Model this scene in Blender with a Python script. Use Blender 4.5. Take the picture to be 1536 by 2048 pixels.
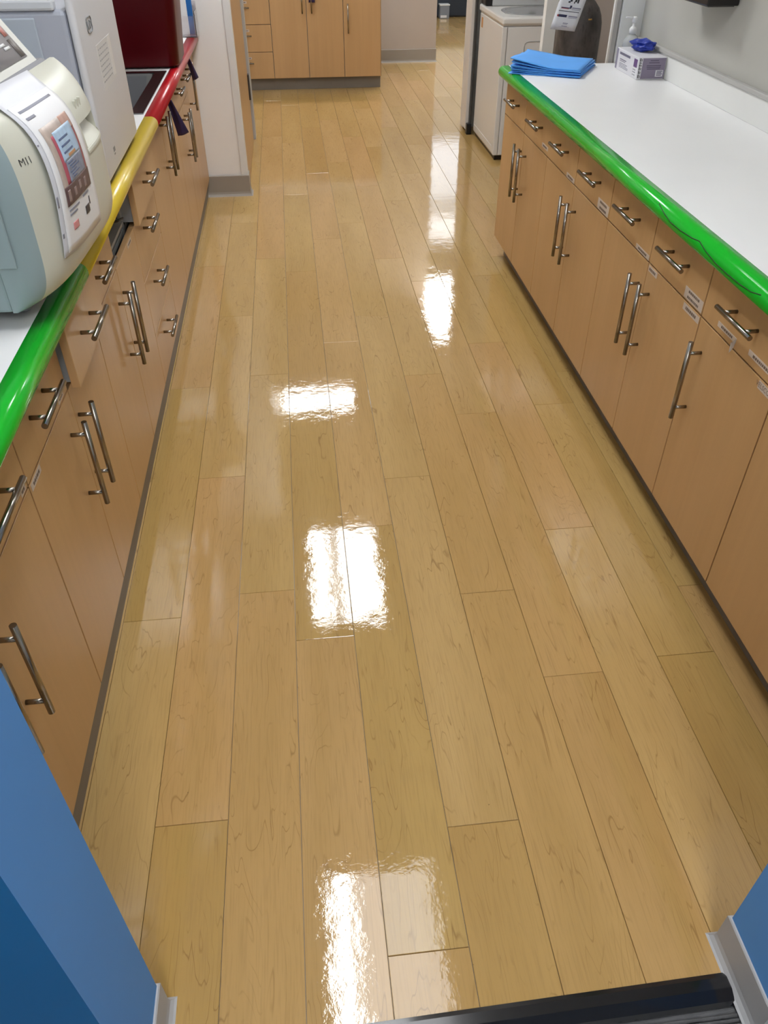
import bpy, bmesh, math, random
from mathutils import Vector, Matrix, Euler, noise

# ------------------------------------------------------------------ scene, camera, world
S = bpy.context.scene
COL = S.collection
for o in list(bpy.data.objects):
    bpy.data.objects.remove(o)

PITCH, YAW, ROLL = math.radians(39.478), math.radians(-6.137), math.radians(-0.134)
CAM = Vector((0.0854, 0.0, 1.5408))
FPX = 1547.75
cp, sp, cy, sy = math.cos(PITCH), math.sin(PITCH), math.cos(YAW), math.sin(YAW)
fwd = Vector((-sy * cp, cy * cp, -sp))
rgt = Vector((cy, sy, 0))
upv = rgt.cross(fwd)
r2 = rgt * math.cos(ROLL) + upv * math.sin(ROLL)
u2 = -rgt * math.sin(ROLL) + upv * math.cos(ROLL)
cam_d = bpy.data.cameras.new('camera')
cam = bpy.data.objects.new('camera', cam_d)
COL.objects.link(cam)
cam.matrix_world = Matrix(((r2.x, u2.x, -fwd.x, CAM.x), (r2.y, u2.y, -fwd.y, CAM.y), (r2.z, u2.z, -fwd.z, CAM.z), (0, 0, 0, 1)))
cam_d.sensor_fit = 'VERTICAL'
cam_d.sensor_height = 34.6
cam_d.lens = FPX / 2048 * 34.6
cam_d.clip_start = 0.02
S.camera = cam

W = bpy.data.worlds.new('world')
S.world = W
W.use_nodes = True
W.node_tree.nodes['Background'].inputs[0].default_value = (0.9, 0.95, 1.0, 1)
W.node_tree.nodes['Background'].inputs[1].default_value = 0.0   # indoors: no sky reaches these rooms

S.view_settings.view_transform = 'Standard'
S.view_settings.look = 'None'
S.view_settings.exposure = 0.0
S.view_settings.gamma = 1.0
S.view_settings.use_curve_mapping = False
LAMP = 27.5          # radiance of the ceiling lamp lenses
WINDOW = 2.2         # radiance of the sky behind the far window
rnd = random.Random(7)

# ------------------------------------------------------------------ materials
MATS = {}
def srgb(r, g, b):
    f = lambda c: (c / 12.92 if c <= .04045 else ((c + .055) / 1.055) ** 2.4)
    return (f(r / 255), f(g / 255), f(b / 255))

def nd(nt, t, **kw):
    n = nt.nodes.new(t)
    for k, v in kw.items():
        setattr(n, k, v)
    return n

def mixc(nt, fac, a, b, blend='MIX'):
    m = nd(nt, 'ShaderNodeMix', data_type='RGBA', blend_type=blend)
    for sock, val in ((m.inputs[0], fac), (m.inputs[6], a), (m.inputs[7], b)):
        if hasattr(val, 'links'):
            nt.links.new(val, sock)
        elif isinstance(val, (int, float)):
            sock.default_value = val
        else:
            sock.default_value = (*val, 1)
    return m.outputs[2]

def mth(nt, op, a, b=None, c=None):
    m = nd(nt, 'ShaderNodeMath', operation=op)
    for i, v in enumerate((a, b, c)):
        if v is None:
            continue
        if hasattr(v, 'links'):
            nt.links.new(v, m.inputs[i])
        else:
            m.inputs[i].default_value = v
    return m.outputs[0]

def base(name):
    m = bpy.data.materials.new(name)
    m.use_nodes = True
    nt = m.node_tree
    return m, nt, nt.nodes['Principled BSDF']

def coords(nt, scale, kind='Object'):
    tc = nd(nt, 'ShaderNodeTexCoord')
    mp = nd(nt, 'ShaderNodeMapping')
    mp.inputs['Scale'].default_value = scale
    nt.links.new(tc.outputs[kind], mp.inputs[0])
    return mp.outputs[0]

def tex_noise(nt, vec, scale=1.0, detail=2.0, rough=.5, distort=0.0):
    n = nd(nt, 'ShaderNodeTexNoise')
    nt.links.new(vec, n.inputs['Vector'])
    n.inputs['Scale'].default_value = scale
    n.inputs['Detail'].default_value = detail
    n.inputs['Roughness'].default_value = rough
    n.inputs['Distortion'].default_value = distort
    return n.outputs['Fac']

def maprange(nt, v, a, b, c=0.0, d=1.0):
    m = nd(nt, 'ShaderNodeMapRange')
    nt.links.new(v, m.inputs[0])
    for i, x in enumerate((a, b, c, d)):
        m.inputs[1 + i].default_value = x
    return m.outputs[0]

def M(name, col, rough=.5, metal=0.0, var=.06, scale=(6, 6, 6), spec=.5, coat=0.0, bump=0.0, bscale=80, trans=0.0, ior=1.45, sheen=0.0, alpha=1.0):
    """plain material whose colour wanders slightly by a noise"""
    if name in MATS:
        return MATS[name]
    m, nt, p = base(name)
    v = coords(nt, scale)
    n = tex_noise(nt, v, 1.0, 3)
    dark = tuple(c * (1 - var) for c in col)
    lite = tuple(min(1, c * (1 + var)) for c in col)
    nt.links.new(mixc(nt, n, dark, lite), p.inputs['Base Color'])
    p.inputs['Roughness'].default_value = rough
    p.inputs['Metallic'].default_value = metal
    p.inputs['Specular IOR Level'].default_value = spec
    p.inputs['Coat Weight'].default_value = coat
    p.inputs['Coat Roughness'].default_value = .08
    p.inputs['Transmission Weight'].default_value = trans
    p.inputs['IOR'].default_value = ior
    p.inputs['Sheen Weight'].default_value = sheen
    if bump:
        b = nd(nt, 'ShaderNodeBump')
        b.inputs['Strength'].default_value = bump
        b.inputs['Distance'].default_value = .002
        nt.links.new(tex_noise(nt, coords(nt, (1, 1, 1)), bscale, 3), b.inputs['Height'])
        nt.links.new(b.outputs[0], p.inputs['Normal'])
    MATS[name] = m
    return m

def emit(name, col, strength):
    m, nt, p = base(name)
    n = tex_noise(nt, coords(nt, (3, 3, 3)), 1.0, 1)
    nt.links.new(mixc(nt, n, tuple(c * .97 for c in col), col), p.inputs['Emission Color'])
    p.inputs['Base Color'].default_value = (.8, .8, .8, 1)
    p.inputs['Emission Strength'].default_value = strength
    MATS[name] = m
    return m

def wood_laminate(name, a, b, axis=2):
    """maple laminate of the cabinet fronts: very fine streaks along one axis"""
    m, nt, p = base(name)
    s1 = [55.0] * 3; s1[axis] = 1.6
    s2 = [9.0] * 3; s2[axis] = .7
    f1 = tex_noise(nt, coords(nt, s1), 1.0, 4, .6)
    f2 = tex_noise(nt, coords(nt, s2), 1.0, 2)
    c = mixc(nt, maprange(nt, f2, .3, .7), a, b)
    c = mixc(nt, maprange(nt, f1, .35, .75, 0, .22), c, tuple(x * .72 for x in a))
    nt.links.new(c, p.inputs['Base Color'])
    p.inputs['Roughness'].default_value = .34
    p.inputs['Specular IOR Level'].default_value = .5
    MATS[name] = m
    return m

def plank_material():
    m, nt, p = base('maple_vinyl')
    oi = nd(nt, 'ShaderNodeObjectInfo')
    tc = nd(nt, 'ShaderNodeTexCoord')
    off = nd(nt, 'ShaderNodeCombineXYZ')
    nt.links.new(mth(nt, 'MULTIPLY', oi.outputs['Random'], 37.0), off.inputs[0])
    nt.links.new(mth(nt, 'MULTIPLY', oi.outputs['Random'], 91.0), off.inputs[1])
    add = nd(nt, 'ShaderNodeVectorMath', operation='ADD')
    nt.links.new(tc.outputs['Object'], add.inputs[0])
    nt.links.new(off.outputs[0], add.inputs[1])
    def mapped(s):
        mp = nd(nt, 'ShaderNodeMapping')
        mp.inputs['Scale'].default_value = s
        nt.links.new(add.outputs[0], mp.inputs[0])
        return mp.outputs[0]
    # colour of the single plank
    ramp = nd(nt, 'ShaderNodeValToRGB')
    els = ramp.color_ramp.elements
    cols = [(0.0, (.505, .332, .122)), (.25, (.465, .298, .098)), (.5, (.530, .352, .142)), (.75, (.520, .318, .128)), (1.0, (.440, .274, .084))]
    els[0].position, els[0].color = cols[0][0], (*cols[0][1], 1)
    els[1].position, els[1].color = cols[-1][0], (*cols[-1][1], 1)
    for pos, c in cols[1:-1]:
        e = els.new(pos); e.color = (*c, 1)
    nt.links.new(oi.outputs['Random'], ramp.inputs[0])
    # soft lengthwise clouds
    cl = tex_noise(nt, mapped((7, .9, 1)), 1.0, 3)
    c = mixc(nt, maprange(nt, cl, .35, .7, 0, .5), ramp.outputs[0], (.37, .220, .066))
    # cathedral grain: level lines of a stretched noise
    g = tex_noise(nt, mapped((13, 1.9, 1)), 1.0, 2.6, .5, .45)
    lines = mth(nt, 'PINGPONG', mth(nt, 'MULTIPLY', g, 15.0), .5)
    thin = maprange(nt, lines, .0, .065, 1, 0)
    mask = maprange(nt, tex_noise(nt, mapped((18, 5.0, 1)), 1.0, 3), .42, .62)
    c = mixc(nt, mth(nt, 'MULTIPLY', mth(nt, 'MULTIPLY', thin, mask), .62), c, (.20, .100, .032))
    # pores
    f = tex_noise(nt, mapped((240, 9, 1)), 1.0, 3, .6)
    c = mixc(nt, maprange(nt, f, .48, .80, 0, .42), c, (.27, .155, .060))
    # scattered specks of dirt
    vo = nd(nt, 'ShaderNodeTexVoronoi')
    vo.inputs['Scale'].default_value = 11
    nt.links.new(mapped((1, 1, 0)), vo.inputs['Vector'])
    vo.inputs['Randomness'].default_value = 1
    spk = maprange(nt, vo.outputs['Distance'], .010, .018, .8, 0)
    sm = maprange(nt, tex_noise(nt, mapped((5, 5, 0)), 1.0, 1), .52, .58)
    c = mixc(nt, mth(nt, 'MULTIPLY', spk, sm), c, (.03, .02, .015))
    nt.links.new(c, p.inputs['Base Color'])
    p.inputs['Roughness'].default_value = .6
    p.inputs['Specular IOR Level'].default_value = .06
    p.inputs['Coat Weight'].default_value = 1.0
    p.inputs['Coat IOR'].default_value = 1.5
    geo = nd(nt, 'ShaderNodeNewGeometry')
    # wax film: worn gloss and fine waves
    wear = tex_noise(nt, geo.outputs['Position'], 5.0, 4)
    nt.links.new(maprange(nt, wear, .35, .7, .022, .06), p.inputs['Coat Roughness'])
    b1 = nd(nt, 'ShaderNodeBump')
    b1.inputs['Strength'].default_value = .30
    b1.inputs['Distance'].default_value = .0005
    nt.links.new(tex_noise(nt, geo.outputs['Position'], 75.0, 3, .6), b1.inputs['Height'])
    b2 = nd(nt, 'ShaderNodeBump')
    b2.inputs['Strength'].default_value = .17
    b2.inputs['Distance'].default_value = .003
    nt.links.new(tex_noise(nt, geo.outputs['Position'], 14.0, 2), b2.inputs['Height'])
    nt.links.new(b1.outputs[0], b2.inputs['Normal'])
    nt.links.new(b2.outputs[0], p.inputs['Coat Normal'])
    MATS['maple_vinyl'] = m
    return m

def carpet_material():
    m, nt, p = base('carpet_grey')
    v = coords(nt, (60, 170, 60))
    n = tex_noise(nt, v, 1.0, 3)
    nt.links.new(mixc(nt, tex_noise(nt, coords(nt, (23, 31, 23)), 1.0, 2), (.11, .11, .115), (.19, .185, .185)), p.inputs['Base Color'])
    p.inputs['Roughness'].default_value = .95
    b = nd(nt, 'ShaderNodeBump')
    b.inputs['Distance'].default_value = .004
    nt.links.new(n, b.inputs['Height'])
    nt.links.new(b.outputs[0], p.inputs['Normal'])
    MATS['carpet_grey'] = m
    return m

MW = wood_laminate('maple_laminate', (.560, .340, .158), (.525, .312, .138))
MWH = wood_laminate('maple_laminate_cross', (.575, .355, .185), (.535, .325, .160), 0)
MPL = plank_material()
MCARP = carpet_material()
M_MEL = M('grey_melamine', (.36, .37, .38), .5)
M_TOE = M('toe_vinyl', (.23, .20, .17), .5, var=.1)
M_BASE = M('cove_vinyl', (.33, .29, .25), .5, var=.06)
M_BASEG = M('cove_vinyl_grey', (.42, .42, .43), .45)
M_NICK = M('brushed_nickel', (.30, .27, .235), .24, 1.0, scale=(90, 90, 90))
M_TOP = M('white_laminate', (.87, .87, .87), .32, var=.02)
M_GREEN = M('green_edge', (.010, .47, .026), .14, var=.04, spec=.35)
M_YEL = M('yellow_edge', (.73, .53, .040), .30, var=.04, coat=.25)
M_RED = M('red_edge', (.42, .006, .012), .30, var=.04, coat=.25)
M_WALL = M('wall_paint', (.86, .835, .82), .7, var=.03, bump=.12, bscale=160)
M_WALLW = M('wall_paint_white', (.78, .78, .76), .65, var=.02, bump=.1, bscale=160)
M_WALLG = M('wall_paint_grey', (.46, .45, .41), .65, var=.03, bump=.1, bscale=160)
M_TAUPE = M('wall_paint_taupe', (.48, .41, .36), .65, var=.04, bump=.1, bscale=160)
M_CEIL = M('ceiling_tile', (.80, .80, .78), .85, var=.03, bump=.3, bscale=260)
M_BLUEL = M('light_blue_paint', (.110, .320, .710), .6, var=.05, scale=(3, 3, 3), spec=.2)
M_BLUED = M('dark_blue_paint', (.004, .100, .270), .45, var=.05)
M_BLK = M('black_rubber', (.012, .012, .014), .3)
M_SUB = M('underlayment', (.30, .28, .25), .8)
M_PAPER = M('paper', (.80, .79, .80), .45, var=.03)
M_INK = M('print_ink', (.035, .035, .04), .6)
M_WHITEP = M('white_plastic', (.76, .76, .76), .35, var=.02)

# ------------------------------------------------------------------ mesh helpers
def box(bm, x0, x1, y0, y1, z0, z1, mi=0, bev=0.0, seg=2):
    if x0 > x1: x0, x1 = x1, x0
    if y0 > y1: y0, y1 = y1, y0
    if z0 > z1: z0, z1 = z1, z0
    vs = [bm.verts.new((x, y, z)) for z in (z0, z1) for y in (y0, y1) for x in (x0, x1)]
    fs = []
    for idx in ((0, 2, 3, 1), (4, 5, 7, 6), (0, 1, 5, 4), (2, 6, 7, 3), (0, 4, 6, 2), (1, 3, 7, 5)):
        f = bm.faces.new([vs[i] for i in idx]); f.material_index = mi; fs.append(f)
    if bev:
        es = list({e for f in fs for e in f.edges})
        r = bmesh.ops.bevel(bm, geom=es, offset=bev, segments=seg, affect='EDGES', profile=.5)
        for f in r['faces']:
            f.material_index = mi
    return vs

def cyl(bm, p0, p1, ra, rb=None, seg=16, mi=0, caps=True):
    p0, p1 = Vector(p0), Vector(p1)
    rb = ra if rb is None else rb
    d = (p1 - p0).normalized()
    a = d.orthogonal().normalized(); b = d.cross(a)
    r0, r1 = [], []
    for i in range(seg):
        t = 2 * math.pi * i / seg
        o = a * math.cos(t) + b * math.sin(t)
        r0.append(bm.verts.new(p0 + o * ra)); r1.append(bm.verts.new(p1 + o * rb))
    for i in range(seg):
        f = bm.faces.new((r0[i], r0[(i + 1) % seg], r1[(i + 1) % seg], r1[i])); f.material_index = mi; f.smooth = True
    if caps:
        f = bm.faces.new(r0[::-1]); f.material_index = mi
        f = bm.faces.new(r1); f.material_index = mi

def lathe(bm, prof, cx, cy_, seg=32, mi=0):
    rings = []
    for r, z in prof:
        rings.append([bm.verts.new((cx + max(r, 1e-4) * math.cos(2 * math.pi * i / seg), cy_ + max(r, 1e-4) * math.sin(2 * math.pi * i / seg), z)) for i in range(seg)])
    for a, b in zip(rings, rings[1:]):
        for i in range(seg):
            f = bm.faces.new((a[i], a[(i + 1) % seg], b[(i + 1) % seg], b[i])); f.smooth = True; f.material_index = mi
    bm.faces.new(rings[0][::-1]).material_index = mi
    bm.faces.new(rings[-1]).material_index = mi

def prism_y(bm, prof, y0, y1, mi=0, smooth=False):
    a = [bm.verts.new((x, y0, z)) for x, z in prof]
    b = [bm.verts.new((x, y1, z)) for x, z in prof]
    n = len(prof)
    for i in range(n):
        f = bm.faces.new((a[i], a[(i + 1) % n], b[(i + 1) % n], b[i])); f.material_index = mi; f.smooth = smooth
    bm.faces.new(a).material_index = mi
    bm.faces.new(b[::-1]).material_index = mi

def tube(bm, pts, r, seg=8, mi=0):
    pts = [Vector(p) for p in pts]
    rings = []
    for i, p in enumerate(pts):
        d = (pts[min(i + 1, len(pts) - 1)] - pts[max(i - 1, 0)]).normalized()
        a = d.cross(Vector((.13, .21, .97))).normalized(); b = d.cross(a)
        rings.append([bm.verts.new(p + (a * math.cos(2 * math.pi * k / seg) + b * math.sin(2 * math.pi * k / seg)) * r) for k in range(seg)])
    for u, v in zip(rings, rings[1:]):
        for k in range(seg):
            f = bm.faces.new((u[k], u[(k + 1) % seg], v[(k + 1) % seg], v[k])); f.smooth = True; f.material_index = mi
    bm.faces.new(rings[0][::-1]).material_index = mi
    bm.faces.new(rings[-1]).material_index = mi

def grid_surf(bm, fn, nu, nv, mi=0, thick=0.0, nrm=None):
    """surface fn(u,v), u,v in 0..1; with thickness it becomes a closed sheet"""
    P = [[Vector(fn(i / nu, j / nv)) for j in range(nv + 1)] for i in range(nu + 1)]
    V = [[bm.verts.new(p) for p in row] for row in P]
    for i in range(nu):
        for j in range(nv):
            f = bm.faces.new((V[i][j], V[i + 1][j], V[i + 1][j + 1], V[i][j + 1])); f.smooth = True; f.material_index = mi
    if thick:
        n = Vector(nrm).normalized() * thick
        U = [[bm.verts.new(p - n) for p in row] for row in P]
        for i in range(nu):
            for j in range(nv):
                f = bm.faces.new((U[i][j], U[i][j + 1], U[i + 1][j + 1], U[i + 1][j])); f.smooth = True; f.material_index = mi
        for i in range(nu):
            bm.faces.new((V[i][0], U[i][0], U[i + 1][0], V[i + 1][0])).material_index = mi
            bm.faces.new((V[i][nv], V[i + 1][nv], U[i + 1][nv], U[i][nv])).material_index = mi
        for j in range(nv):
            bm.faces.new((V[0][j], V[0][j + 1], U[0][j + 1], U[0][j])).material_index = mi
            bm.faces.new((V[nu][j], U[nu][j], U[nu][j + 1], V[nu][j + 1])).material_index = mi

def wm(o):
    m = o.matrix_basis.copy()
    if o.parent:
        m = wm(o.parent) @ o.matrix_parent_inverse @ m
    return m

def put(child, parent):
    child.parent = parent
    child.matrix_parent_inverse = wm(parent).inverted()

def link(name, me, mats, parent=None, loc=None, rot=None):
    o = bpy.data.objects.new(name, me)
    COL.objects.link(o)
    if mats and not me.materials:
        for m in (mats if isinstance(mats, (list, tuple)) else [mats]):
            me.materials.append(m)
    if loc is not None: o.location = loc
    if rot is not None: o.rotation_euler = rot
    if parent is not None: put(o, parent)
    return o

def obj(name, bm, mats, parent=None, loc=None, rot=None, recalc=True):
    if recalc:
        bmesh.ops.recalc_face_normals(bm, faces=bm.faces[:])
    me = bpy.data.meshes.new(name)
    bm.to_mesh(me); bm.free()
    return link(name, me, mats, parent, loc, rot)

def tag(o, label=None, cat=None, group=None, kind=None):
    if label: o['label'] = label
    if cat: o['category'] = cat
    if group: o['group'] = group
    if kind: o['kind'] = kind
    return o

def thing(name, loc, label, cat, group=None, rz=0.0):
    o = bpy.data.objects.new(name, None)
    COL.objects.link(o)
    o.empty_display_size = .05
    o.location = loc
    o.rotation_euler = (0, 0, rz)
    return tag(o, label, cat, group)

def bx(name, x0, x1, y0, y1, z0, z1, mat, parent=None, bev=0.0):
    bm = bmesh.new(); box(bm, x0, x1, y0, y1, z0, z1, 0, bev)
    return obj(name, bm, mat, parent)

def struct(name, x0, x1, y0, y1, z0, z1, mat, parent=None):
    o = bx(name, x0, x1, y0, y1, z0, z1, mat, parent)
    if parent is None: tag(o, kind='structure')
    return o

def text_faces(bm, txt, size, mat4, mi):
    """flat letters as faces of bm (from the built-in font)"""
    cu = bpy.data.curves.new('lettering', 'FONT')
    cu.body = txt; cu.size = size; cu.align_x = 'CENTER'; cu.align_y = 'CENTER'
    cu.resolution_u = 2
    to = bpy.data.objects.new('lettering', cu)
    COL.objects.link(to)
    dg = bpy.context.evaluated_depsgraph_get()
    me = to.evaluated_get(dg).to_mesh()
    vs = [bm.verts.new(mat4 @ v.co) for v in me.vertices]
    for pl in me.polygons:
        try:
            f = bm.faces.new([vs[i] for i in pl.vertices]); f.material_index = mi
        except ValueError:
            pass
    to.evaluated_get(dg).to_mesh_clear()
    bpy.data.objects.remove(to)
    bpy.data.curves.remove(cu)

# ------------------------------------------------------------------ setting: floor
PW, PLN = .15245, 1.2192
HC = 2.74
sub = bmesh.new()
box(sub, -1.15, 4.0, .44, 13.0, -.10, -.006)
floor = tag(obj('floor', sub, M_SUB), kind='structure')
joints = {-3: 2.6958, -2: 3.3184, -1: 2.7679, 0: 2.5804, 1: 3.0155, 2: 3.2514, 3: 2.7003, 4: 2.3940, 5: 2.9397, 6: 2.4265, 7: 1.444, -4: 2.1}
def plank_mesh(length):
    bm = bmesh.new()
    g = .0005
    box(bm, -PW / 2 + g, PW / 2 - g, -length / 2 + g, length / 2 - g, -.006, 0, 0)
    es = [e for e in bm.edges if all(v.co.z > -.001 for v in e.verts)]
    bmesh.ops.bevel(bm, geom=es, offset=.0009, segments=1, affect='EDGES')
    bmesh.ops.recalc_face_normals(bm, faces=bm.faces[:])
    me = bpy.data.meshes.new('plank'); bm.to_mesh(me); bm.free()
    me.materials.append(MPL)
    return me
full = plank_mesh(PLN)
def seen(k, ya, yb):
    xa, xb = k * PW, (k + 1) * PW
    if yb < .47: return False
    # parts of the floor the aisle, the far kitchen and the opening let one see
    return any((ya < 5.1 and xb > -.48 and xa < 1.16,
                yb > 3.6 and ya < 6.6 and xb > -.24 and xa < 1.75,
                yb > 6.4 and ya < 8.2 and xb > -1.05 and xa < 2.0,
                yb > 8.0 and ya < 9.4 and xb > .9 and xa < 2.9,
                yb > 9.3 and xb > 1.4 and xa < 3.3))
for k in range(-7, 23):
    j0 = joints.get(k, rnd.uniform(2.0, 3.2))
    n0 = int(math.floor((.46 - j0) / PLN)) - 1
    for n in range(n0, 11):
        ya = j0 + n * PLN; yb = ya + PLN
        a = max(ya, .462)
        b = min(yb, 12.95)
        if b - a < .02 or not seen(k, a, b): continue
        me = full if b - a > PLN - 1e-4 else plank_mesh(b - a)
        link('plank', me, None, floor, ((k + .5) * PW, (a + b) / 2, 0))

# carpet of the corridor outside the doorway, and the transition strip
cb = bmesh.new(); box(cb, -1.6, 2.0, -2.6, .44, -.10, -.012)
tag(obj('floor_corridor', cb, MCARP), kind='structure')
bm = bmesh.new()
rib = .0075
ny = int((.425 + .05) / rib)
for i in range(ny):
    y0 = -.05 + i * rib
    prof = [(0, -.012), (.0036, -.004), (.0072, -.012)]
    pts = 90
    rows = []
    for s in range(pts + 1):
        x = .1 + s * (.76 - .1) / pts
        w = .0012 * noise.noise(Vector((x * 90, i * 3.1, 0)))
        h = .0025 * noise.noise(Vector((x * 160, i * 7.7, 4)))
        rows.append([bm.verts.new((x, y0 + d + w, z + (h + .002 if q == 1 else 0))) for q, (d, z) in enumerate(prof)])
    for a, b in zip(rows, rows[1:]):
        for q in range(2):
            bm.faces.new((a[q], b[q], b[q + 1], a[q + 1]))
carpet = obj('carpet', bm, MCARP)
tag(carpet, 'grey ribbed loop carpet in front of the black threshold strip', 'carpet', kind='stuff')
bm = bmesh.new()
prof = [(-.026, -.011), (-.026, -.004), (-.020, .002), (0, .006), (.018, .005), (.026, .0012), (.026, -.011)]
a = [bm.verts.new((-.243, y, z)) for y, z in prof]
b = [bm.verts.new((.757, y, z)) for y, z in prof]
for i in range(len(prof)):
    f = bm.faces.new((a[i], a[(i + 1) % len(prof)], b[(i + 1) % len(prof)], b[i]))
bm.faces.new(a); bm.faces.new(b[::-1])
thr = obj('trim_1', bm, M('black_threshold', (.006, .006, .008), .16, coat=.4), None, (0, .4455, 0), (0, 0, math.radians(.9)))
tag(thr, kind='structure')

# ------------------------------------------------------------------ setting: walls
struct('wall_left', -1.15, -1.05, .536, 5.05, 0, HC, M_WALLW)
struct('wall_left_return', -1.15, -.225, 5.05, 6.50, 0, HC, M_WALL)
struct('wall_left_far', -1.15, -1.05, 6.50, 9.32, 0, HC, M_WALL)
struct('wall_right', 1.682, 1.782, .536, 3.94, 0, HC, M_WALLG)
struct('wall_right_end', 1.583, 1.782, 3.94, 4.06, 0, HC, M_WALLW)
struct('wall_right_far', 2.30, 2.40, 4.06, 6.65, 0, HC, M_WALLW)
struct('wall_recess_front', 1.782, 2.40, 3.96, 4.06, 0, HC, M_WALLW)
struct('wall_recess', 1.47, 1.533, 4.75, 4.80, 0, HC, M_WALLW)
struct('wall_recess_back', 1.49, 2.30, 4.80, 4.85, 0, HC, M_TAUPE)
struct('wall_closet', 1.42, 2.30, 6.55, 6.65, 0, HC, M_WALLW)
struct('wall_back', -1.15, 1.648, 9.32, 9.42, 0, HC, M_TAUPE)
struct('wall_far', .5, 4.1, 13.0, 13.1, 0, HC, M_WALLW)
struct('wall_far_left', .4, .5, 9.42, 13.1, 0, HC, M_WALLW)
struct('wall_far_right', 4.0, 4.1, 6.65, 13.0, 0, HC, M_WALLW)
struct('wall_far_front', 2.40, 4.0, 6.65, 6.75, 0, HC, M_WALLW)
struct('wall_corridor_back', -1.7, 2.1, -2.7, -2.6, 0, HC, M_WALLW)
struct('wall_corridor_left', -1.7, -1.6, -2.6, .388, 0, HC, M_WALLW)
struct('wall_corridor_right', 2.0, 2.1, -2.6, .388, 0, HC, M_WALLW)
struct('ceiling', -1.7, 4.1, -2.7, 13.1, HC, HC + .1, M_CEIL)

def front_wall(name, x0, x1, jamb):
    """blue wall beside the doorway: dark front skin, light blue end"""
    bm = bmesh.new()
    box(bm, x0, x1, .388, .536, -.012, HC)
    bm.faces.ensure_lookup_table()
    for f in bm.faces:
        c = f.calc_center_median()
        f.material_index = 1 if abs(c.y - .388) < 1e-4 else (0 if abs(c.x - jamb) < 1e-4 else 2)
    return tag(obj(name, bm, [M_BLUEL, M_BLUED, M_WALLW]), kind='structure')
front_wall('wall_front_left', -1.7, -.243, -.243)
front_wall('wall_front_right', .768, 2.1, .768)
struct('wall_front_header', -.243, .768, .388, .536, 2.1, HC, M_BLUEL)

# cove bases
def cove(name, pts, h, t, mat):
    """vinyl base strip along a floor polyline, inside of the room on the right hand of the path"""
    bm = bmesh.new()
    prof = [(t * 3.2, 0), (t * 2.4, .003), (t * 1.35, .012), (t, .024), (t, h - .003), (t * .6, h), (0, h), (0, 0)]
    P = [Vector((x, y, 0)) for x, y in pts]
    rings = []
    for i, p in enumerate(P):
        d0 = (P[i] - P[i - 1]).normalized() if i else (P[1] - P[0]).normalized()
        d1 = (P[i + 1] - P[i]).normalized() if i < len(P) - 1 else d0
        n0 = Vector((d0.y, -d0.x, 0)); n1 = Vector((d1.y, -d1.x, 0))
        n = (n0 + n1).normalized(); n = n / max(.3, n.dot(n0))
        rings.append([bm.verts.new(p + n * q + Vector((0, 0, z))) for q, z in prof])
    m = len(prof)
    for a, b in zip(rings, rings[1:]):
        for i in range(m):
            bm.faces.new((a[i], a[(i + 1) % m], b[(i + 1) % m], b[i]))
    bm.faces.new(rings[0]); bm.faces.new(rings[-1][::-1])
    return tag(obj(name, bm, mat), kind='structure')
cove('baseboard_left', [(-.470, 5.0425), (-.2070, 5.0425), (-.2070, 5.14)], .12, .006, M_BASE)
cove('baseboard_back', [(.94, 9.319), (1.647, 9.319), (1.647, 9.42)], .12, .006, M_BASE)
cove('baseboard_right', [(1.4, .5365), (.7675, .5365), (.7675, .3875), (1.3, .3875)], .10, .005, M_BASEG)
cove('baseboard_front', [(-1.0, .3875), (-.243, .3875), (-.243, .5365), (-.40, .5365)], .10, .005, M_BASEG)

# door in the left return wall, with its frame
struct('trim_2', -.245, -.2075, 5.043, 5.135, .0, 2.10, M('jamb_white', (.74, .73, .72), .5))
d1 = tag(bx('door_1', -.225, -.2115, 5.14, 6.36, .008, 2.05, MW), kind='structure')
bx('hinge', -.2115, -.200, 6.30, 6.355, .28, .44, M('hinge_dark', (.07, .06, .055), .4, .6), d1)
struct('trim_3', -.225, -.195, 6.365, 6.50, 0, 2.10, M('jamb_grey', (.45, .43, .41), .5))
# metal corner trim of the right end wall
struct('trim_4', 1.556, 1.577, 3.950, 3.970, 0, HC, M('corner_trim', (.42, .40, .37), .6))
struct('trim_5', 1.577, 1.583, 3.962, 3.970, 0, HC, M('corner_trim', (.42, .40, .37), .6))

# bright window of the far room
wn = tag(bx('window_far_offscreen', 1.15, 3.85, 12.985, 12.998, 1.70, 2.66, emit('daylight_glass', (.82, .90, 1.0), WINDOW)), kind='structure')
bm = bmesh.new()
for x0, x1, z0, z1 in ((1.09, 1.15, 1.64, 2.72), (3.85, 3.91, 1.64, 2.72), (1.15, 3.85, 1.64, 1.70), (1.15, 3.85, 2.66, 2.72), (1.83, 1.86, 1.70, 2.66), (2.93, 2.96, 1.70, 2.66)):
    box(bm, x0, x1, 12.96, 12.998, z0, z1)
obj('window_frame', bm, M_WHITEP, wn)

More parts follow.
